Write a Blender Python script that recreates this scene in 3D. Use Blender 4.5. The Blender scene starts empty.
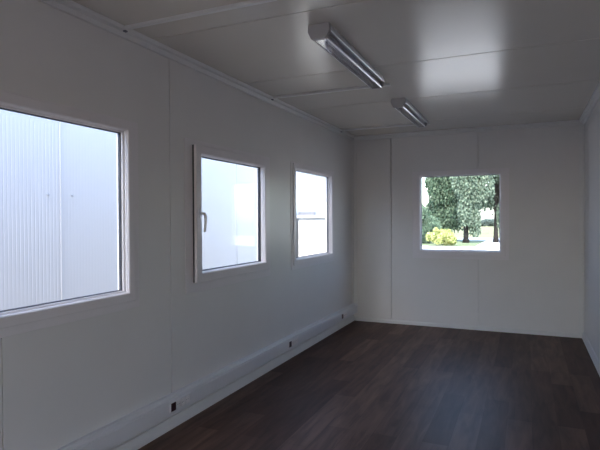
import bpy, bmesh, math, random
from mathutils import Vector, Matrix
random.seed(7)
S = bpy.context.scene
COL = S.collection
PI = math.pi

# ------------------------------------------------------------------ camera
f_px, yaw, pitch, roll = 512.75, math.radians(-23.84), math.radians(-0.652), math.radians(-0.302)
CX, CZ = 2.0947, 1.3414
cam = bpy.data.cameras.new('camera')
cam.sensor_width = 36.0
cam.lens = f_px * 36.0 / 600.0
cam.clip_start = 0.02
cam.clip_end = 2000
camo = bpy.data.objects.new('camera', cam)
COL.objects.link(camo)
fw = Vector((math.sin(yaw)*math.cos(pitch), math.cos(yaw)*math.cos(pitch), math.sin(pitch)))
rt = Vector((math.cos(yaw), -math.sin(yaw), 0))
up = rt.cross(fw)
r2 = rt*math.cos(roll) + up*math.sin(roll)
u2 = -rt*math.sin(roll) + up*math.cos(roll)
M = Matrix((r2, u2, -fw)).transposed().to_4x4()
M.translation = Vector((CX, 0, CZ))
camo.matrix_world = M
S.camera = camo

# ------------------------------------------------------------------ sky, sun, exposure
SUN_EL, SUN_AZ = math.radians(54), math.radians(179.6)     # azimuth of the sun measured from +Y towards +X
w = bpy.data.worlds.new('world')
S.world = w
w.use_nodes = True
nt = w.node_tree
sky = nt.nodes.new('ShaderNodeTexSky')
sky.sky_type = 'NISHITA'
sky.sun_disc = False
sky.sun_elevation = SUN_EL
sky.sun_rotation = SUN_AZ
sky.air_density = 1.0
sky.dust_density = 2.0
sky.ozone_density = 1.0
bg = nt.nodes['Background']
nt.links.new(sky.outputs[0], bg.inputs[0])
bg.inputs[1].default_value = 0.48
sl = bpy.data.lights.new('sun', 'SUN')
sl.energy = 4.0
sl.angle = math.radians(1.0)
sl.color = (1.0, 0.96, 0.91)
so = bpy.data.objects.new('sun', sl)
COL.objects.link(so)
sd = Vector((math.sin(SUN_AZ)*math.cos(SUN_EL), math.cos(SUN_AZ)*math.cos(SUN_EL), math.sin(SUN_EL)))
so.rotation_euler = sd.to_track_quat('Z', 'Y').to_euler()
so.location = (0, -5, 12)
S.view_settings.view_transform = 'Standard'
S.view_settings.look = 'None'
S.view_settings.gamma = 1
S.view_settings.use_curve_mapping = False
S.view_settings.exposure = 1.47

# ------------------------------------------------------------------ helpers
def tag(o, label=None, cat=None, group=None, kind=None):
    if label: o['label'] = label
    if cat: o['category'] = cat
    if group: o['group'] = group
    if kind: o['kind'] = kind
    return o

def empty(name, loc=(0, 0, 0), rz=0):
    o = bpy.data.objects.new(name, None)
    COL.objects.link(o)
    o.location = loc
    o.rotation_euler = (0, 0, rz)
    o.empty_display_size = 0.05
    return o

def obj(name, bm, mat, parent=None, smooth=False, bevel=0.0, seg=2):
    bmesh.ops.recalc_face_normals(bm, faces=bm.faces)
    me = bpy.data.meshes.new(name)
    bm.to_mesh(me)
    bm.free()
    for m in (mat if isinstance(mat, (list, tuple)) else [mat]):
        me.materials.append(m)
    if smooth:
        for p in me.polygons: p.use_smooth = True
    o = bpy.data.objects.new(name, me)
    COL.objects.link(o)
    if parent is not None: o.parent = parent
    if bevel:
        b = o.modifiers.new('bevel', 'BEVEL')
        b.width = bevel
        b.segments = seg
        b.limit_method = 'ANGLE'
        b.angle_limit = math.radians(40)
    return o

def BM(): return bmesh.new()

def box(bm, x0, x1, y0, y1, z0, z1, mi=0):
    v = [bm.verts.new(p) for p in ((x0,y0,z0),(x1,y0,z0),(x1,y1,z0),(x0,y1,z0),(x0,y0,z1),(x1,y0,z1),(x1,y1,z1),(x0,y1,z1))]
    for f in ((0,3,2,1),(4,5,6,7),(0,1,5,4),(1,2,6,5),(2,3,7,6),(3,0,4,7)):
        fc = bm.faces.new([v[i] for i in f])
        fc.material_index = mi
    return bm

def prism(bm, prof, fn, t0, t1):
    """extrude the 2-D outline prof along t; fn(a, b, t) gives the 3-D point"""
    a = [bm.verts.new(fn(p[0], p[1], t0)) for p in prof]
    b = [bm.verts.new(fn(p[0], p[1], t1)) for p in prof]
    n = len(prof)
    for i in range(n):
        bm.faces.new((a[i], a[(i+1) % n], b[(i+1) % n], b[i]))
    bm.faces.new(a[::-1])
    bm.faces.new(b)
    return bm

def tube(bm, pts, radii, seg=12, caps=True):
    rings = []
    for i, p in enumerate(pts):
        p = Vector(p)
        d = (Vector(pts[min(i+1, len(pts)-1)]) - Vector(pts[max(i-1, 0)])).normalized()
        a = d.orthogonal().normalized() if i == 0 else (pa - d*pa.dot(d)).normalized()
        pa = a
        b = d.cross(a)
        r = radii[i] if isinstance(radii, (list, tuple)) else radii
        rings.append([bm.verts.new(p + (a*math.cos(2*PI*k/seg) + b*math.sin(2*PI*k/seg))*r) for k in range(seg)])
    for i in range(len(rings)-1):
        for k in range(seg):
            bm.faces.new((rings[i][k], rings[i][(k+1) % seg], rings[i+1][(k+1) % seg], rings[i+1][k]))
    if caps:
        bm.faces.new(rings[0][::-1])
        bm.faces.new(rings[-1])
    return bm

def slab(fn, us, vs, depth, holes=(), grooves_u=(), gw=0.006, gd=0.008):
    """a slab of thickness depth with rectangular holes and narrow joint grooves in its front.
    fn(u, v, d) -> point; d=0 is the room face and d=depth the outer face"""
    U = {us[0], us[1]}
    V = {vs[0], vs[1]}
    for h in holes: U |= {h[0], h[1]}; V |= {h[2], h[3]}
    for g in grooves_u: U |= {g-gw/2, g+gw/2}
    U = sorted(U); V = sorted(V)
    bm = BM()
    def off(i, j):
        if i < 0 or j < 0 or i >= len(U)-1 or j >= len(V)-1: return None
        cu, cv = (U[i]+U[i+1])/2, (V[j]+V[j+1])/2
        for h in holes:
            if h[0] < cu < h[1] and h[2] < cv < h[3]: return None
        for g in grooves_u:
            if abs(cu-g) < gw/2: return gd
        return 0.0
    def q(*ps):
        bm.faces.new([bm.verts.new(fn(*p)) for p in ps])
    for i in range(len(U)-1):
        for j in range(len(V)-1):
            o = off(i, j)
            if o is None: continue
            a, b, c, d = U[i], U[i+1], V[j], V[j+1]
            q((a,c,o),(b,c,o),(b,d,o),(a,d,o))
            q((a,c,depth),(a,d,depth),(b,d,depth),(b,c,depth))
            for (di, dj, e) in ((-1,0,((a,c),(a,d))),(1,0,((b,c),(b,d))),(0,-1,((a,c),(b,c))),(0,1,((a,d),(b,d)))):
                n = off(i+di, j+dj)
                if n is None: n = depth
                if n > o + 1e-9:
                    q((e[0][0],e[0][1],o),(e[1][0],e[1][1],o),(e[1][0],e[1][1],n),(e[0][0],e[0][1],n))
    bmesh.ops.remove_doubles(bm, verts=bm.verts, dist=1e-5)
    return bm

# ------------------------------------------------------------------ materials
def mat(name, col, rough=0.5, metal=0.0, noise=0.0, nscale=6.0, bump=0.0, bscale=120.0, spec=0.5):
    m = bpy.data.materials.new(name)
    m.use_nodes = True
    n = m.node_tree
    p = n.nodes['Principled BSDF']
    p.inputs['Roughness'].default_value = rough
    p.inputs['Metallic'].default_value = metal
    p.inputs['Specular IOR Level'].default_value = spec
    tc = n.nodes.new('ShaderNodeTexCoord')
    if noise:
        tx = n.nodes.new('ShaderNodeTexNoise')
        tx.inputs['Scale'].default_value = nscale
        tx.inputs['Detail'].default_value = 4
        n.links.new(tc.outputs['Object'], tx.inputs['Vector'])
        rp = n.nodes.new('ShaderNodeValToRGB')
        rp.color_ramp.elements[0].position = 0.3
        rp.color_ramp.elements[1].position = 0.7
        rp.color_ramp.elements[0].color = [c*(1-noise) for c in col] + [1]
        rp.color_ramp.elements[1].color = [min(1, c*(1+noise)) for c in col] + [1]
        n.links.new(tx.outputs[0], rp.inputs[0])
        n.links.new(rp.outputs[0], p.inputs['Base Color'])
    else:
        p.inputs['Base Color'].default_value = (*col, 1)
    if bump:
        t2 = n.nodes.new('ShaderNodeTexNoise')
        t2.inputs['Scale'].default_value = bscale
        t2.inputs['Detail'].default_value = 3
        n.links.new(tc.outputs['Object'], t2.inputs['Vector'])
        b = n.nodes.new('ShaderNodeBump')
        b.inputs['Strength'].default_value = bump
        b.inputs['Distance'].default_value = 0.002
        n.links.new(t2.outputs[0], b.inputs['Height'])
        n.links.new(b.outputs[0], p.inputs['Normal'])
    return m

M_wall = mat('wall_panel_white', (0.81, 0.785, 0.77), 0.38, noise=0.015, nscale=3, bump=0.10, bscale=40)
M_ceil = mat('ceiling_panel_gloss', (0.76, 0.715, 0.65), 0.24, noise=0.015, nscale=2, bump=0.06, bscale=9, spec=0.38)
M_pvc = mat('pvc_white', (0.86, 0.82, 0.83), 0.30, noise=0.01)
M_trim = mat('trim_white', (0.80, 0.79, 0.78), 0.40, noise=0.02)
M_duct = mat('duct_plastic', (0.78, 0.77, 0.80), 0.35, noise=0.01)
M_gasket = mat('gasket_black', (0.03, 0.033, 0.045), 0.5, noise=0.1)
M_dark = mat('socket_dark_red', (0.035, 0.006, 0.010), 0.35, noise=0.1)
M_hole = mat('socket_recess', (0.25, 0.25, 0.26), 0.4, noise=0.1)
M_lampcap = mat('lamp_end_cap_grey', (0.52, 0.50, 0.50), 0.45, noise=0.02)
M_lamphouse = mat('lamp_housing', (0.75, 0.75, 0.77), 0.35, noise=0.02)
M_reflector = mat('lamp_reflector', (0.85, 0.85, 0.88), 0.32, metal=0.9, noise=0.02)
M_tube = mat('lamp_tube_glass', (0.85, 0.85, 0.86), 0.15, noise=0.01)
M_metal = mat('bolt_metal', (0.35, 0.36, 0.38), 0.4, metal=0.8, noise=0.1)
M_handle = mat('handle_white', (0.86, 0.86, 0.88), 0.3, noise=0.01)
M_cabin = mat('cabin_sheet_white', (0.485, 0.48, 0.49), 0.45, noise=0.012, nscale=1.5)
M_box = mat('chest_white', (0.62, 0.62, 0.60), 0.4, noise=0.01)
M_greybar = mat('bar_grey', (0.16, 0.165, 0.19), 0.5, noise=0.05)
M_roof = mat('outer_shell', (0.6, 0.6, 0.6), 0.5, noise=0.03)
M_yard = mat('yard_concrete', (0.62, 0.60, 0.56), 0.9, noise=0.08, nscale=0.6, bump=0.3, bscale=8)
M_lawn = mat('lawn', (0.10, 0.13, 0.06), 0.95, noise=0.25, nscale=1.2, bump=0.3, bscale=12)
M_gravel_shade = mat('gravel_painted_shade', (0.135, 0.131, 0.125), 0.9, noise=0.25, nscale=14, bump=0.5, bscale=40)  # ground colour darkened to stand in for shade between the cabins
M_grass = mat('field_grass', (0.13, 0.13, 0.055), 0.95, noise=0.2, nscale=0.15, bump=0.3, bscale=3)
M_road = mat('road_pale', (0.60, 0.59, 0.58), 0.9, noise=0.04, nscale=0.5)
M_bark = mat('bark', (0.025, 0.022, 0.02), 0.9, noise=0.3, nscale=5, bump=0.8, bscale=14, spec=0.05)

def glass_mat(name, tint, rmix):
    m = bpy.data.materials.new(name)
    m.use_nodes = True
    n = m.node_tree
    n.nodes.remove(n.nodes['Principled BSDF'])
    out = n.nodes['Material Output']
    tr = n.nodes.new('ShaderNodeBsdfTransparent')
    tr.inputs[0].default_value = (*tint, 1)
    gl = n.nodes.new('ShaderNodeBsdfGlossy')
    gl.inputs['Roughness'].default_value = 0.02
    lw = n.nodes.new('ShaderNodeLayerWeight')
    lw.inputs['Blend'].default_value = 0.5
    pw = n.nodes.new('ShaderNodeMath'); pw.operation = 'POWER'; pw.inputs[1].default_value = 5
    ml = n.nodes.new('ShaderNodeMath'); ml.operation = 'MULTIPLY_ADD'
    ml.inputs[1].default_value = 0.9; ml.inputs[2].default_value = rmix
    mx = n.nodes.new('ShaderNodeMixShader')
    n.links.new(lw.outputs['Facing'], pw.inputs[0])
    n.links.new(pw.outputs[0], ml.inputs[0])
    n.links.new(ml.outputs[0], mx.inputs[0])
    n.links.new(tr.outputs[0], mx.inputs[1])
    n.links.new(gl.outputs[0], mx.inputs[2])
    n.links.new(mx.outputs[0], out.inputs[0])
    return m
M_glass = glass_mat('window_glass', (0.97, 0.985, 0.985), 0.03)
M_cover = glass_mat('lamp_cover_clear', (0.92, 0.92, 0.94), 0.06)

def leaf_mat(name, c1, c2):
    m = bpy.data.materials.new(name)
    m.use_nodes = True
    n = m.node_tree
    n.nodes.remove(n.nodes['Principled BSDF'])
    out = n.nodes['Material Output']
    g = n.nodes.new('ShaderNodeNewGeometry')
    rp = n.nodes.new('ShaderNodeValToRGB')
    rp.color_ramp.elements[0].color = (*c1, 1)
    rp.color_ramp.elements[1].color = (*c2, 1)
    n.links.new(g.outputs['Random Per Island'], rp.inputs[0])
    d = n.nodes.new('ShaderNodeBsdfDiffuse')
    t = n.nodes.new('ShaderNodeBsdfTranslucent')
    mx = n.nodes.new('ShaderNodeMixShader')
    mx.inputs[0].default_value = 0.35
    n.links.new(rp.outputs[0], d.inputs[0])
    n.links.new(rp.outputs[0], t.inputs[0])
    n.links.new(d.outputs[0], mx.inputs[1])
    n.links.new(t.outputs[0], mx.inputs[2])
    n.links.new(mx.outputs[0], out.inputs[0])
    return m
M_leafA = leaf_mat('leaves_deep_green', (0.035, 0.070, 0.045), (0.15, 0.20, 0.135))
M_leafB = leaf_mat('leaves_silver_green', (0.055, 0.09, 0.065), (0.22, 0.27, 0.20))
M_leafC = leaf_mat('leaves_pale_shrub', (0.11, 0.17, 0.11), (0.18, 0.24, 0.17))
M_leafY = leaf_mat('leaves_yellow', (0.22, 0.27, 0.08), (0.66, 0.66, 0.32))
M_leafH = leaf_mat('leaves_hedge', (0.12, 0.16, 0.14), (0.18, 0.22, 0.19))

def floor_mat():
    m = bpy.data.materials.new('dark_wood_planks')
    m.use_nodes = True
    n = m.node_tree
    L = n.links.new
    p = n.nodes['Principled BSDF']
    tc = n.nodes.new('ShaderNodeTexCoord')
    mp = n.nodes.new('ShaderNodeMapping')
    mp.inputs['Rotation'].default_value = (0, 0, PI/2)
    L(tc.outputs['Object'], mp.inputs[0])
    br = n.nodes.new('ShaderNodeTexBrick')
    br.offset = 0.37
    br.offset_frequency = 2
    br.inputs['Scale'].default_value = 1
    br.inputs['Brick Width'].default_value = 0.92
    br.inputs['Row Height'].default_value = 0.152
    br.inputs['Mortar Size'].default_value = 0.0012
    br.inputs['Mortar Smooth'].default_value = 0.3
    br.inputs['Color1'].default_value = (0, 0, 0, 1)
    br.inputs['Color2'].default_value = (1, 1, 1, 1)
    br.inputs['Mortar'].default_value = (0.1, 0.1, 0.1, 1)
    L(mp.outputs[0], br.inputs[0])
    rp = n.nodes.new('ShaderNodeValToRGB')
    e = rp.color_ramp.elements
    e[0].color = (0.058, 0.029, 0.021, 1)
    e[1].color = (0.140, 0.080, 0.060, 1)
    x = e.new(0.5)
    x.color = (0.092, 0.050, 0.037, 1)
    L(br.outputs[0], rp.inputs[0])
    # grain stretched along the boards
    mg = n.nodes.new('ShaderNodeMapping')
    mg.inputs['Scale'].default_value = (20, 2.6, 1)
    L(tc.outputs['Object'], mg.inputs[0])
    gr = n.nodes.new('ShaderNodeTexNoise')
    gr.inputs['Scale'].default_value = 1.0
    gr.inputs['Detail'].default_value = 6
    gr.inputs['Distortion'].default_value = 0.6
    L(mg.outputs[0], gr.inputs['Vector'])
    gp = n.nodes.new('ShaderNodeValToRGB')
    gp.color_ramp.elements[0].position = 0.32
    gp.color_ramp.elements[1].position = 0.72
    gp.color_ramp.elements[0].color = (0.62, 0.62, 0.62, 1)
    gp.color_ramp.elements[1].color = (1.35, 1.32, 1.3, 1)
    L(gr.outputs[0], gp.inputs[0])
    mx = n.nodes.new('ShaderNodeMix')
    mx.data_type = 'RGBA'
    mx.blend_type = 'MULTIPLY'
    mx.inputs['Factor'].default_value = 1
    L(rp.outputs[0], mx.inputs['A'])
    L(gp.outputs[0], mx.inputs['B'])
    L(mx.outputs['Result'], p.inputs['Base Color'])
    p.inputs['Roughness'].default_value = 0.46
    p.inputs['Specular IOR Level'].default_value = 0.16
    b = n.nodes.new('ShaderNodeBump')
    b.inputs['Strength'].default_value = 0.25
    b.inputs['Distance'].default_value = 0.002
    L(gr.outputs[0], b.inputs['Height'])
    L(b.outputs[0], p.inputs['Normal'])
    return m
M_floor = floor_mat()

# ------------------------------------------------------------------ room shell
W, LY, H, Y0 = 2.68, 6.48, 2.42, -2.2
T = 0.07
GZ = -0.25
def struct(name, bm, m, parent=None, **k):
    o = obj(name, bm, m, parent, **k)
    if parent is None: o['kind'] = 'structure'
    return o

WIN = [(1.235, 2.284, 0.926, 1.852), (2.925, 3.975, 0.935, 1.832), (4.612, 5.640, 0.940, 1.842)]
BWIN = (0.877, 1.814, 0.943, 1.870)
struct('floor', slab(lambda u, v, d: (u, v, -d), (-T, W+T), (Y0-T, LY+T), 0.12), M_floor)
struct('ceiling', slab(lambda u, v, d: (v, u, H+d), (Y0-T, LY+T), (-T, W+T), 0.14, (), [-0.84, 0.26, 1.36, 2.46, 3.56, 4.64, 5.73], 0.010, 0.018), M_ceil)
struct('wall_left', slab(lambda u, v, d: (-d, u, v), (Y0-T, LY+T), (0, H), T, WIN, [-0.81, 0.35, 1.514, 2.678]), M_wall)
struct('wall_right', slab(lambda u, v, d: (W+d, u, v), (Y0-T, LY+T), (0, H), T, (), [1.514, 2.678, 3.842, 5.006, 6.17]), M_wall)
struct('wall_back', slab(lambda u, v, d: (u, LY+d, v), (0, W), (0, H), T, [BWIN], [0.51, 1.568], 0.010, 0.022), M_wall)
FILL_OPENING = (1.52, 2.60, 0.0, 2.15)  # unseen doorway added behind the camera to let in fill light
struct('wall_front', slab(lambda u, v, d: (u, Y0-d, v), (0, W), (0, H), T, [FILL_OPENING], [0.51]), M_wall)

# crown trims: a stepped cover strip where walls meet the ceiling
prof = [(0, 2.372), (0.016, 2.374), (0.026, 2.390), (0.026, 2.397), (0.052, 2.400), (0.056, 2.41), (0.056, H), (0, H)]
struct('trim_1', prism(BM(), prof, lambda a, b, t: (a, t, b), Y0, LY), M_trim)
struct('trim_2', prism(BM(), prof, lambda a, b, t: (W-a, t, b), Y0, LY), M_trim)
struct('trim_3', prism(BM(), prof, lambda a, b, t: (t, LY-a, b), 0.022, W-0.022), M_trim)
# corner cover strips
cp = [(0, 0), (0.052, 0), (0.052, 0.010), (0.012, 0.014), (0.010, 0.05), (0, 0.05)]
struct('trim_4', prism(BM(), cp, lambda a, b, t: (a, LY-b, t), 0.222, 2.374), M_trim)
struct('trim_5', prism(BM(), cp, lambda a, b, t: (W-a, LY-b, t), 0.0, 2.374), M_trim)
# skirtings
sp = [(0, 0), (0.016, 0), (0.014, 0.03), (0.006, 0.070), (0, 0.073)]
struct('baseboard_left', prism(BM(), sp, lambda a, b, t: (a, t, b), Y0, LY), M_trim)
sp2 = [(0, 0), (0.016, 0), (0.014, 0.03), (0.008, 0.042), (0, 0.044)]
struct('baseboard_back', prism(BM(), sp2, lambda a, b, t: (t, LY-a, b), 0.02, W-0.05), M_trim)
sp3 = [(0, 0), (0.022, 0), (0.020, 0.03), (0.010, 0.075), (0, 0.078)]
struct('baseboard_right', prism(BM(), sp3, lambda a, b, t: (W-a, t, b), Y0, LY), M_trim)

# ------------------------------------------------------------------ windows
def ring(bm, fn, o, i, d0, d1, bev=0.0):
    """a rectangular picture-frame ring between rects o and i (u0,u1,v0,v1), depth d0..d1; bev slopes the inner edge back"""
    def rect(r, d): return [(r[0], r[2], d), (r[1], r[2], d), (r[1], r[3], d), (r[0], r[3], d)]
    def grow(r, e): return (r[0]-e, r[1]+e, r[2]-e, r[3]+e)
    loops = [rect(o, d0), rect(o, d1)]
    if bev: loops += [rect(grow(i, bev), d1), rect(i, d1-bev*0.8)]
    else: loops += [rect(i, d1)]
    loops += [rect(i, d0)]
    vs = [[bm.verts.new(fn(*p)) for p in l] for l in loops]
    n = len(vs)
    for a in range(n):
        b = (a+1) % n
        for k in range(4):
            bm.faces.new((vs[a][k], vs[a][(k+1) % 4], vs[b][(k+1) % 4], vs[b][k]))
    return bm

def shrink(r, e): return (r[0]+e, r[1]-e, r[2]+e, r[3]-e)

def window(name, fn, r, opening=False):
    """fn(u, v, d): d > 0 towards the room"""
    root = empty(name, fn((r[0]+r[1])/2, r[2], 0))
    root['kind'] = 'structure'
    root.location = (0, 0, 0)
    # flat cover flange on the wall, then the frame in the opening
    e = 0.095
    top = 0.06
    o = (r[0]-e, r[1]+e, r[2]-e, r[3]+top)
    obj('cover_flange', ring(BM(), fn, o, r, 0.0, 0.006), M_pvc, root, bevel=0.002)
    fi = shrink(r, 0.002 if not opening else 0.02)
    if not opening: obj('frame_face', ring(BM(), fn, shrink(r, -0.052), shrink(r, 0.001), 0.006, 0.018, 0.007), M_pvc, root, bevel=0.003)
    obj('window_frame', ring(BM(), fn, shrink(r, 0.0005), fi, -0.068, 0.005 if not opening else 0.012, 0.004), M_pvc, root, bevel=0.0015)
    if not opening:
        bead = shrink(fi, 0.009)
        obj('glazing_bead', ring(BM(), fn, fi, bead, -0.045, -0.010, 0.006), M_pvc, root, bevel=0.001)
        gk = shrink(bead, 0.004)
        obj('gasket', ring(BM(), fn, bead, gk, -0.046, -0.028), M_gasket, root)
        g = gk
        gd = -0.034
        obj('glass_pane', box_fn(fn, shrink(g, -0.001), gd, gd+0.006), M_glass, root)
    else:
        so_ = (2.910, 3.998, 0.908, 1.856)
        si = (2.980, 3.922, 0.975, 1.792)
        sash = obj('sash', ring(BM(), fn, so_, si, 0.0185, 0.040, 0.010), M_pvc, root, bevel=0.004)
        obj('sash_rebate', ring(BM(), fn, shrink(si, -0.012), shrink(si, 0.002), -0.040, 0.022, 0.004), M_pvc, sash)
        obj('gasket', ring(BM(), fn, shrink(si, 0.002), shrink(si, 0.008), -0.034, -0.010), M_gasket, root)
        obj('glass_pane', box_fn(fn, shrink(si, 0.006), -0.026, -0.020), M_glass, root)
        # seal showing as a dark line around the hinge gap
        obj('seal', ring(BM(), fn, shrink(so_, 0.002), shrink(so_, 0.02), 0.0065, 0.018), M_gasket, root)
        hu, hv = 2.945, 1.385
        bm = BM()
        box_into(bm, fn, (hu-0.014, hu+0.014, hv-0.034, hv+0.034), 0.038, 0.047)
        h = obj('handle', bm, M_handle, sash, bevel=0.004)
        bm = BM()
        P = [fn(hu, hv, 0.045), fn(hu, hv, 0.066), fn(hu, hv-0.004, 0.080), fn(hu, hv-0.020, 0.088), fn(hu, hv-0.06, 0.088), fn(hu, hv-0.11, 0.084), fn(hu, hv-0.128, 0.080)]
        tube(bm, P, [0.010, 0.009, 0.0095, 0.010, 0.009, 0.0085, 0.006], 12)
        obj('lever', bm, M_handle, h, smooth=True)
    return root

def box_into(bm, fn, r, d0, d1):
    v = [bm.verts.new(fn(*p)) for p in ((r[0],r[2],d0),(r[1],r[2],d0),(r[1],r[3],d0),(r[0],r[3],d0),(r[0],r[2],d1),(r[1],r[2],d1),(r[1],r[3],d1),(r[0],r[3],d1))]
    for f in ((0,3,2,1),(4,5,6,7),(0,1,5,4),(1,2,6,5),(2,3,7,6),(3,0,4,7)):
        bm.faces.new([v[i] for i in f])
    return bm
def box_fn(fn, r, d0, d1): return box_into(BM(), fn, r, d0, d1)

LW = lambda u, v, d: (d, u, v)
BW = lambda u, v, d: (u, LY-d, v)
window('window_1', LW, WIN[0])
window('window_2', LW, WIN[1], True)
window('window_3', LW, WIN[2])
window('window_4', BW, BWIN)

# ------------------------------------------------------------------ wall trunking and its sockets
root = empty('cable_trunking', (0, 0, 0))
tag(root, 'long white cable trunking running low along the left wall above the skirting', 'trunking')
tp = [(0.0008, 0.108), (0.050, 0.108), (0.053, 0.112), (0.053, 0.212), (0.048, 0.217), (0.030, 0.222), (0.028, 0.226), (0.0008, 0.226)]
obj('duct_body', prism(BM(), tp, lambda a, b, t: (a, t, b), Y0+0.01, LY-0.035), M_duct, root)
lid = [(0.0532, 0.130), (0.0560, 0.132), (0.0560, 0.200), (0.0532, 0.202)]
obj('duct_lid', prism(BM(), lid, lambda a, b, t: (a, t, b), Y0+0.01, LY-0.05), M_duct, root)
obj('end_cap', box(BM(), 0.0008, 0.062, LY-0.052, LY-0.0165, 0.108, 0.232), M_duct, root, bevel=0.003)

def socket(y, label):
    r = empty('power_socket', (0.056, y, 0.166))
    tag(r, label, 'socket', 'sockets set in the wall trunking')
    obj('socket_frame', box(BM(), 0.0002, 0.007, -0.030, 0.185, -0.032, 0.032), M_duct, r, bevel=0.002)
    o = obj('data_module', box(BM(), 0.0072, 0.011, -0.024, 0.020, -0.026, 0.026), M_dark, r, bevel=0.001)
    o['label'] = 'dark red socket module'
    for k in range(3):
        yc = 0.050 + k*0.047
        bm = BM()
        # square insert with a round recessed well
        n = 20
        ot = []; it = []; ib = []
        for i in range(n):
            a = 2*PI*i/n
            c, s = math.cos(a), math.sin(a)
            m = max(abs(c), abs(s))
            ot.append(bm.verts.new((0.010, yc+0.0215*c/m, 0.0245*s/m)))
            it.append(bm.verts.new((0.010, yc+0.0185*c, 0.0185*s)))
            ib.append(bm.verts.new((0.0074, yc+0.0175*c, 0.0175*s)))
        ob_ = [bm.verts.new((0.0072, v.co.y, v.co.z)) for v in ot]
        for i in range(n):
            j = (i+1) % n
            bm.faces.new((ot[i], ot[j], it[j], it[i]))
            bm.faces.new((it[i], it[j], ib[j], ib[i]))
            bm.faces.new((ob_[i], ob_[j], ot[j], ot[i]))
        bm.faces.new(ib)
        so2 = obj('outlet', bm, M_pvc, r)
        bm = BM()
        for dy in (-0.008, 0.008):
            tube(bm, [(0.0075, yc+dy, 0), (0.0079, yc+dy, 0)], 0.0028, 8)
        obj('pin_hole', bm, M_hole, so2)
    return r
socket(2.615, 'white multi-outlet socket with dark red module in trunking, nearest the camera')
socket(4.36, 'white socket with dark module in trunking, the middle one below the rightmost side window')
socket(5.855, 'small white socket with dark module in trunking, the one nearest the far corner')

# ------------------------------------------------------------------ ceiling lamps
def lamp(x, y0, y1, label):
    r = empty('ceiling_lamp', (x, y0, H))
    tag(r, label, 'lamp', 'fluorescent batten lamps on the ceiling')
    L_ = y1 - y0
    hp = [(-0.066, -0.0005), (0.066, -0.0005), (0.070, -0.022), (0.064, -0.030), (-0.064, -0.030), (-0.070, -0.022)]
    fn = lambda a, b, t: (a, t, b)
    obj('housing', prism(BM(), hp, fn, 0.03, L_-0.03), M_lamphouse, r)
    # bright reflector trough with angled sides
    rp_ = [(-0.062, -0.031), (0.062, -0.031), (0.058, -0.034), (0.010, -0.040), (0.0, -0.052), (-0.010, -0.040), (-0.058, -0.034)]
    obj('reflector', prism(BM(), rp_, fn, 0.035, L_-0.035), M_reflector, r)
    for sx in (-0.030, 0.030):
        bm = BM()
        tube(bm, [(sx, 0.05, -0.055), (sx, L_-0.05, -0.055)], 0.013, 14)
        t = obj('fluorescent_tube', bm, M_tube, r, smooth=True)
        for (a, b) in ((0.036, 0.0495), (L_-0.0495, L_-0.036)):
            bm = BM()
            tube(bm, [(sx, a, -0.055), (sx, b, -0.055)], 0.0138, 14)
            obj('tube_cap', bm, M_metal, t)
    # clear cover: open-topped shell
    out_ = [(-0.070, -0.026), (-0.072, -0.040), (-0.050, -0.079), (-0.042, -0.083), (0.042, -0.083), (0.050, -0.079), (0.072, -0.040), (0.070, -0.026)]
    bm = BM()
    a = [bm.verts.new((p[0], 0.03, p[1])) for p in out_]
    b = [bm.verts.new((p[0], L_-0.03, p[1])) for p in out_]
    for i in range(len(out_)-1):
        bm.faces.new((a[i], a[i+1], b[i+1], b[i]))
    c = obj('cover', bm, M_cover, r)
    sm = c.modifiers.new('solid', 'SOLIDIFY')
    sm.thickness = 0.0015
    for sx in (-1, 1):
        bm = BM()
        prism(bm, [(sx*0.068, -0.022), (sx*0.0755, -0.022), (sx*0.0765, -0.042), (sx*0.0725, -0.044)], fn, 0.028, L_-0.028)
        obj('side_rail', bm, M_reflector, r)
        bm = BM()
        prism(bm, [(sx*0.0425, -0.0838), (sx*0.0505, -0.0798), (sx*0.0525, -0.0815), (sx*0.0435, -0.0862)], fn, 0.028, L_-0.028)
        obj('cover_rib', bm, M_reflector, r)
    cap = [(-0.074, -0.0008), (0.074, -0.0008), (0.078, -0.042), (0.054, -0.083), (0.044, -0.088), (-0.044, -0.088), (-0.054, -0.083), (-0.078, -0.042)]
    for (p, q) in ((0.0, 0.03), (L_-0.03, L_)):
        obj('end_cap', prism(BM(), cap, fn, p, q), M_lampcap, r, bevel=0.003)
    r.scale = (0.84, 1, 0.95)
    return r
lamp(1.045, 2.64, 3.86, 'long grey fluorescent ceiling lamp with clear cover, the near large one')
lamp(1.045, 4.56, 5.70, 'long grey fluorescent ceiling lamp with clear cover, the far one near the back wall')

def conduit(y, x1, label):
    r = empty('cable_duct', (0, y, H))
    tag(r, label, 'cable duct', 'cable ducts crossing the ceiling')
    pf = [(-0.014, -0.0005), (0.014, -0.0005), (0.014, -0.014), (0.011, -0.017), (-0.011, -0.017), (-0.014, -0.014)]
    obj('duct_strip', prism(BM(), pf, lambda a, b, t: (t, a, b), 0.058, x1), M_trim, r)
    obj('entry_clip', box(BM(), 0.040, 0.057, -0.010, 0.010, -0.030, -0.0215), M_greybar, r, bevel=0.002)
    return r
conduit(2.235, 0.99, 'slim white ceiling duct nearest the camera, meeting the left wall edge above the first window')
conduit(4.045, 1.10, 'slim white ceiling duct reaching from left wall edge to far end of near lamp')
conduit(5.885, 1.10, 'slim white ceiling duct by the back wall, ending at the far lamp')

# ------------------------------------------------------------------ our cabin from outside
struct('ceiling_roof', box(BM(), -T-0.03, W+T+0.03, Y0-T-0.03, LY+T+0.03, H+0.145, H+0.26), M_roof)
bm = BM()
box(bm, -T, W+T, Y0-T, LY+T, GZ, -0.122)
struct('floor_base', bm, M_roof)

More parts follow.
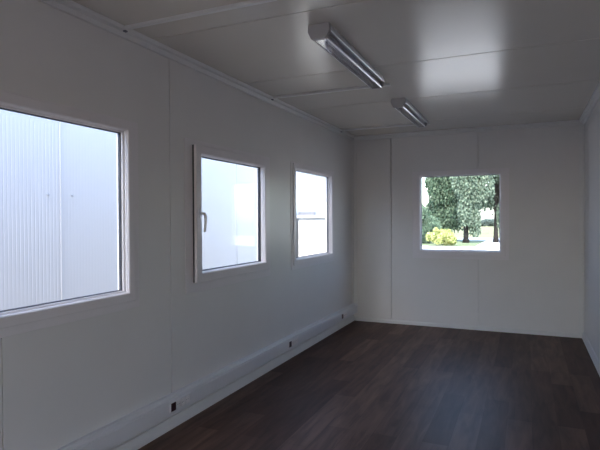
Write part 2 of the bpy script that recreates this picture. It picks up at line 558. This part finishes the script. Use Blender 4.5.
# ------------------------------------------------------------------ ground
struct('ground', box(BM(), -60, 60, -40, 12, GZ-0.2, GZ-0.001), M_gravel_shade)
struct('ground_yard', box(BM(), -60, 60, 12, 44, GZ-0.2, GZ-0.001), M_yard)
struct('ground_field', box(BM(), -150, 150, 44, 260, GZ-0.2, GZ+0.02), M_grass)
tag(obj('road', box(BM(), -60, 60, 38.5, 43, GZ, GZ+0.03), M_road), kind='structure')

tag(obj('lawn', box(BM(), -30, -0.55, 30.2, 38.4, GZ, GZ+0.02), M_lawn), kind='structure')

# ------------------------------------------------------------------ neighbouring cabin
root = empty('container_cabin', (-1.5, 0, GZ))
tag(root, 'white ribbed container cabin standing outside the left side windows', 'cabin')
NX = -1.5
root.location = (0, 0, 0)
def ribbed(y0, y1, pitch_, depth_, z0=-0.05, z1=2.45):
    n = max(1, round((y1-y0)/pitch_))
    p = (y1-y0)/n
    pts = []
    for i in range(n):
        y = y0+i*p
        pts += [(NX, y), (NX, y+p*0.62), (NX-depth_, y+p*0.74), (NX-depth_, y+p*0.90)]
    pts += [(NX, y1), (NX-0.05, y1), (NX-0.05, y0)]
    bm = BM()
    prism(bm, pts, lambda a, b, t: (a, b, t), z0, z1)
    return bm
seams = [-2.2, 3.146, 6.02, 8.9, 11.8, 14.0]
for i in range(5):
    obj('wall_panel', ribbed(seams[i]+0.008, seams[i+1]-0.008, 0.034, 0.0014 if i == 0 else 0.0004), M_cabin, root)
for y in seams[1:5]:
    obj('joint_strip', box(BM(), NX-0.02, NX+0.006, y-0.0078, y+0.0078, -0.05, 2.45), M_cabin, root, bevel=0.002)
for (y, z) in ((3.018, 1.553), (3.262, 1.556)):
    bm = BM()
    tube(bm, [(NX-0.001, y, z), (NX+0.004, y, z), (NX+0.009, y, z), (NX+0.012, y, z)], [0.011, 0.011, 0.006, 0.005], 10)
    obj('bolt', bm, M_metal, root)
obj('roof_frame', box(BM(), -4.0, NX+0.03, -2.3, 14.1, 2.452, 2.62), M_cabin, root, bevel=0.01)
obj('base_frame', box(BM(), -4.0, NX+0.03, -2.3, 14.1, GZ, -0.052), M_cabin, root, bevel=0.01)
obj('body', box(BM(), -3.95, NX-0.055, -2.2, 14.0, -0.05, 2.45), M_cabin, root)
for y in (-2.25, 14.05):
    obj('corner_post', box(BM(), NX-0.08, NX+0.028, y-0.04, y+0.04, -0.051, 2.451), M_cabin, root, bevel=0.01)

# sunlit white chest between the cabins, with its lid and a grey bar on it
root = empty('storage_chest', (-1.06, 8.3, GZ))
tag(root, 'bright sunlit white chest standing outside, seen through the rightmost side window', 'chest')
obj('body', box(BM(), -0.39, 0.40, -0.35, 0.35, 0.002, 1.605), M_box, root, bevel=0.01)
obj('lid', box(BM(), -0.40, 0.42, -0.385, 0.37, 1.607, 1.655), M_box, root, bevel=0.006)
o = obj('metal_bar', box(BM(), -0.15, 0.15, -0.03, 0.03, -0.028, 0.028), M_greybar, None, bevel=0.004)
o.location = (-1.06-0.25, 8.3-0.30, GZ+1.6555+0.028)
tag(o, 'short grey bar lying on the lid of the bright white chest outside', 'bar')

# ------------------------------------------------------------------ trees and shrubs
def leaf_mesh(name, m, parent, gen, n, size, seed):
    rnd = random.Random(seed)
    vs, fs = [], []
    for _ in range(n):
        p, d = gen(rnd)
        if p is None: continue
        s = size*rnd.uniform(0.6, 1.3)
        a = Vector((rnd.gauss(0, 1), rnd.gauss(0, 1), rnd.gauss(0, 0.6))).normalized()
        b = (d + Vector((rnd.gauss(0, .3), rnd.gauss(0, .3), rnd.gauss(0, .3)))).normalized()
        a = (a - b*a.dot(b))
        if a.length < 1e-3: continue
        a = a.normalized()*s*0.36
        b = b*s
        i = len(vs)
        nn = a.cross(b).normalized()*s*0.08
        vs += [p-b*.5, p+a+nn, p+b*.6, p-a+nn]
        fs.append((i, i+1, i+2, i+3))
    me = bpy.data.meshes.new(name)
    me.from_pydata([tuple(v) for v in vs], [], fs)
    me.materials.append(m)
    o = bpy.data.objects.new(name, me)
    COL.objects.link(o)
    if parent: o.parent = parent
    return o

def crown_gen(clumps, droop):
    tot = sum(c[3]*c[4] for c in clumps)
    def g(r):
        t = r.uniform(0, tot)
        for c in clumps:
            t -= c[3]*c[4]
            if t <= 0: break
        x, y, z, rx, rz = c
        while True:
            u = Vector((r.gauss(0, 1), r.gauss(0, 1), r.gauss(0, 1)))
            if u.length > .01: break
        u.normalize()
        rad = r.uniform(0.45, 1.0)**0.6
        p = Vector((x+u.x*rx*rad, y+u.y*rx*rad, z+u.z*rz*rad))
        d = Vector((u.x*0.4, u.y*0.4, -1.0 if droop else u.z*0.6+0.3))
        if droop: p.z -= abs(r.gauss(0, 0.25))*(0.4 + (u.x*u.x+u.y*u.y))
        if p.z < 0.05: return None, None
        return p, d.normalized()
    return g

def tree(name, x, y, clumps, m, n, size, trunk_r, trunk_h, label, cat='tree', group=None, droop=True, seed=1):
    r = empty(name, (x, y, GZ))
    tag(r, label, cat, group)
    rnd = random.Random(seed)
    bm = BM()
    lean = rnd.uniform(-.15, .15)
    pts = [(lean*t*t, 0.05*math.sin(3*t), trunk_h*t) for t in [i/8 for i in range(9)]]
    rad = [trunk_r*(1.35 if i == 0 else 1.0-0.07*i) for i in range(9)]
    tube(bm, pts, rad, 10)
    for c in clumps:
        s = Vector(pts[rnd.randint(4, 8)])
        e = Vector((c[0], c[1], c[2]))
        mid = (s+e)/2 + Vector((0, 0, 0.15))
        tube(bm, [s, mid, e], [trunk_r*.45, trunk_r*.3, trunk_r*.1], 6)
    obj('trunk', bm, M_bark, r, smooth=True)
    leaf_mesh('foliage', m, r, crown_gen(clumps, droop), n, size, seed)
    return r

def px(p, Y):      # lateral position on the ground line seen in direction p
    return 2.0947 + (-0.188 + (p-420)*0.0018)*Y

def clumpset(rnd, n, X, Yr, Z, R, RZ):
    return [(rnd.uniform(*X), rnd.uniform(*Yr), rnd.uniform(*Z), rnd.uniform(*R), rnd.uniform(*RZ)) for _ in range(n)]
rg = random.Random(11)
tree('dense_tree', px(446, 37), 37.0, clumpset(rg, 26, (-0.9, 0.9), (-.8, .8), (0.9, 7.0), (.45, .75), (.6, 1.0)), M_leafA, 30000, 0.17, 0.16, 3.0,
     'dark green dense tree standing left outside the back window, behind the yellow bush', group='trees beyond the yard', seed=3)
cl = clumpset(rg, 24, (-0.45, 0.55), (-.5, .5), (1.2, 7.0), (.4, .6), (.7, 1.1)) + clumpset(rg, 8, (0.5, 1.6), (-.4, .4), (3.3, 5.5), (.4, .6), (.5, .9))
tree('weeping_tree', px(467, 34.5), 34.5, cl, M_leafB, 30000, 0.17, 0.17, 3.0,
     'tall silvery green weeping tree in the middle of the back window view', group='trees beyond the yard', seed=4)
cl = clumpset(rg, 18, (-0.7, 0.9), (-.6, .6), (2.7, 7.0), (.4, .7), (.5, .9)) + clumpset(rg, 5, (0.15, 0.8), (-.3, .3), (1.0, 2.6), (.2, .34), (.4, .7))
tree('weeping_tree', px(496, 36), 36.0, cl, M_leafB, 22000, 0.16, 0.15, 4.0,
     'weeping tree with bare trunk at the right edge of the back window view', group='trees beyond the yard', seed=5)
cl = clumpset(rg, 16, (-0.9, 0.75), (-.4, .4), (0.3, 1.6), (.35, .5), (.4, .5)) + clumpset(rg, 5, (-0.6, 0.2), (-.3, .3), (1.5, 2.2), (.3, .4), (.3, .5))
tree('pale_shrub', px(423, 33), 33.0, cl, M_leafC, 14000, 0.12, 0.04, 0.8,
     'pale green tall shrub at the left edge of the back window view', cat='shrub', droop=False, seed=6)
cl = clumpset(rg, 22, (-0.75, 0.70), (-.3, .3), (0.22, 0.62), (.16, .27), (.16, .28)) + clumpset(rg, 6, (-0.4, 0.45), (-.2, .2), (0.70, 0.92), (.1, .18), (.1, .2))
tree('yellow_bush', px(443, 30.5), 30.5, cl, M_leafY, 9000, 0.11, 0.03, 0.3,
     'low yellow green bush outside the back window in front of the trees', cat='bush', droop=False, seed=8)
cl = [(x_, rg.uniform(-.5, .5), rg.uniform(0.4, 0.9), rg.uniform(.9, 1.3), rg.uniform(.5, .8)) for x_ in range(-30, 22, 1)]
tree('hedge', -6.0, 105.0, cl, M_leafH, 26000, 0.3, 0.05, 0.3,
     'distant hazy hedge line across the field, seen under the trees', cat='hedge', droop=False, seed=9)
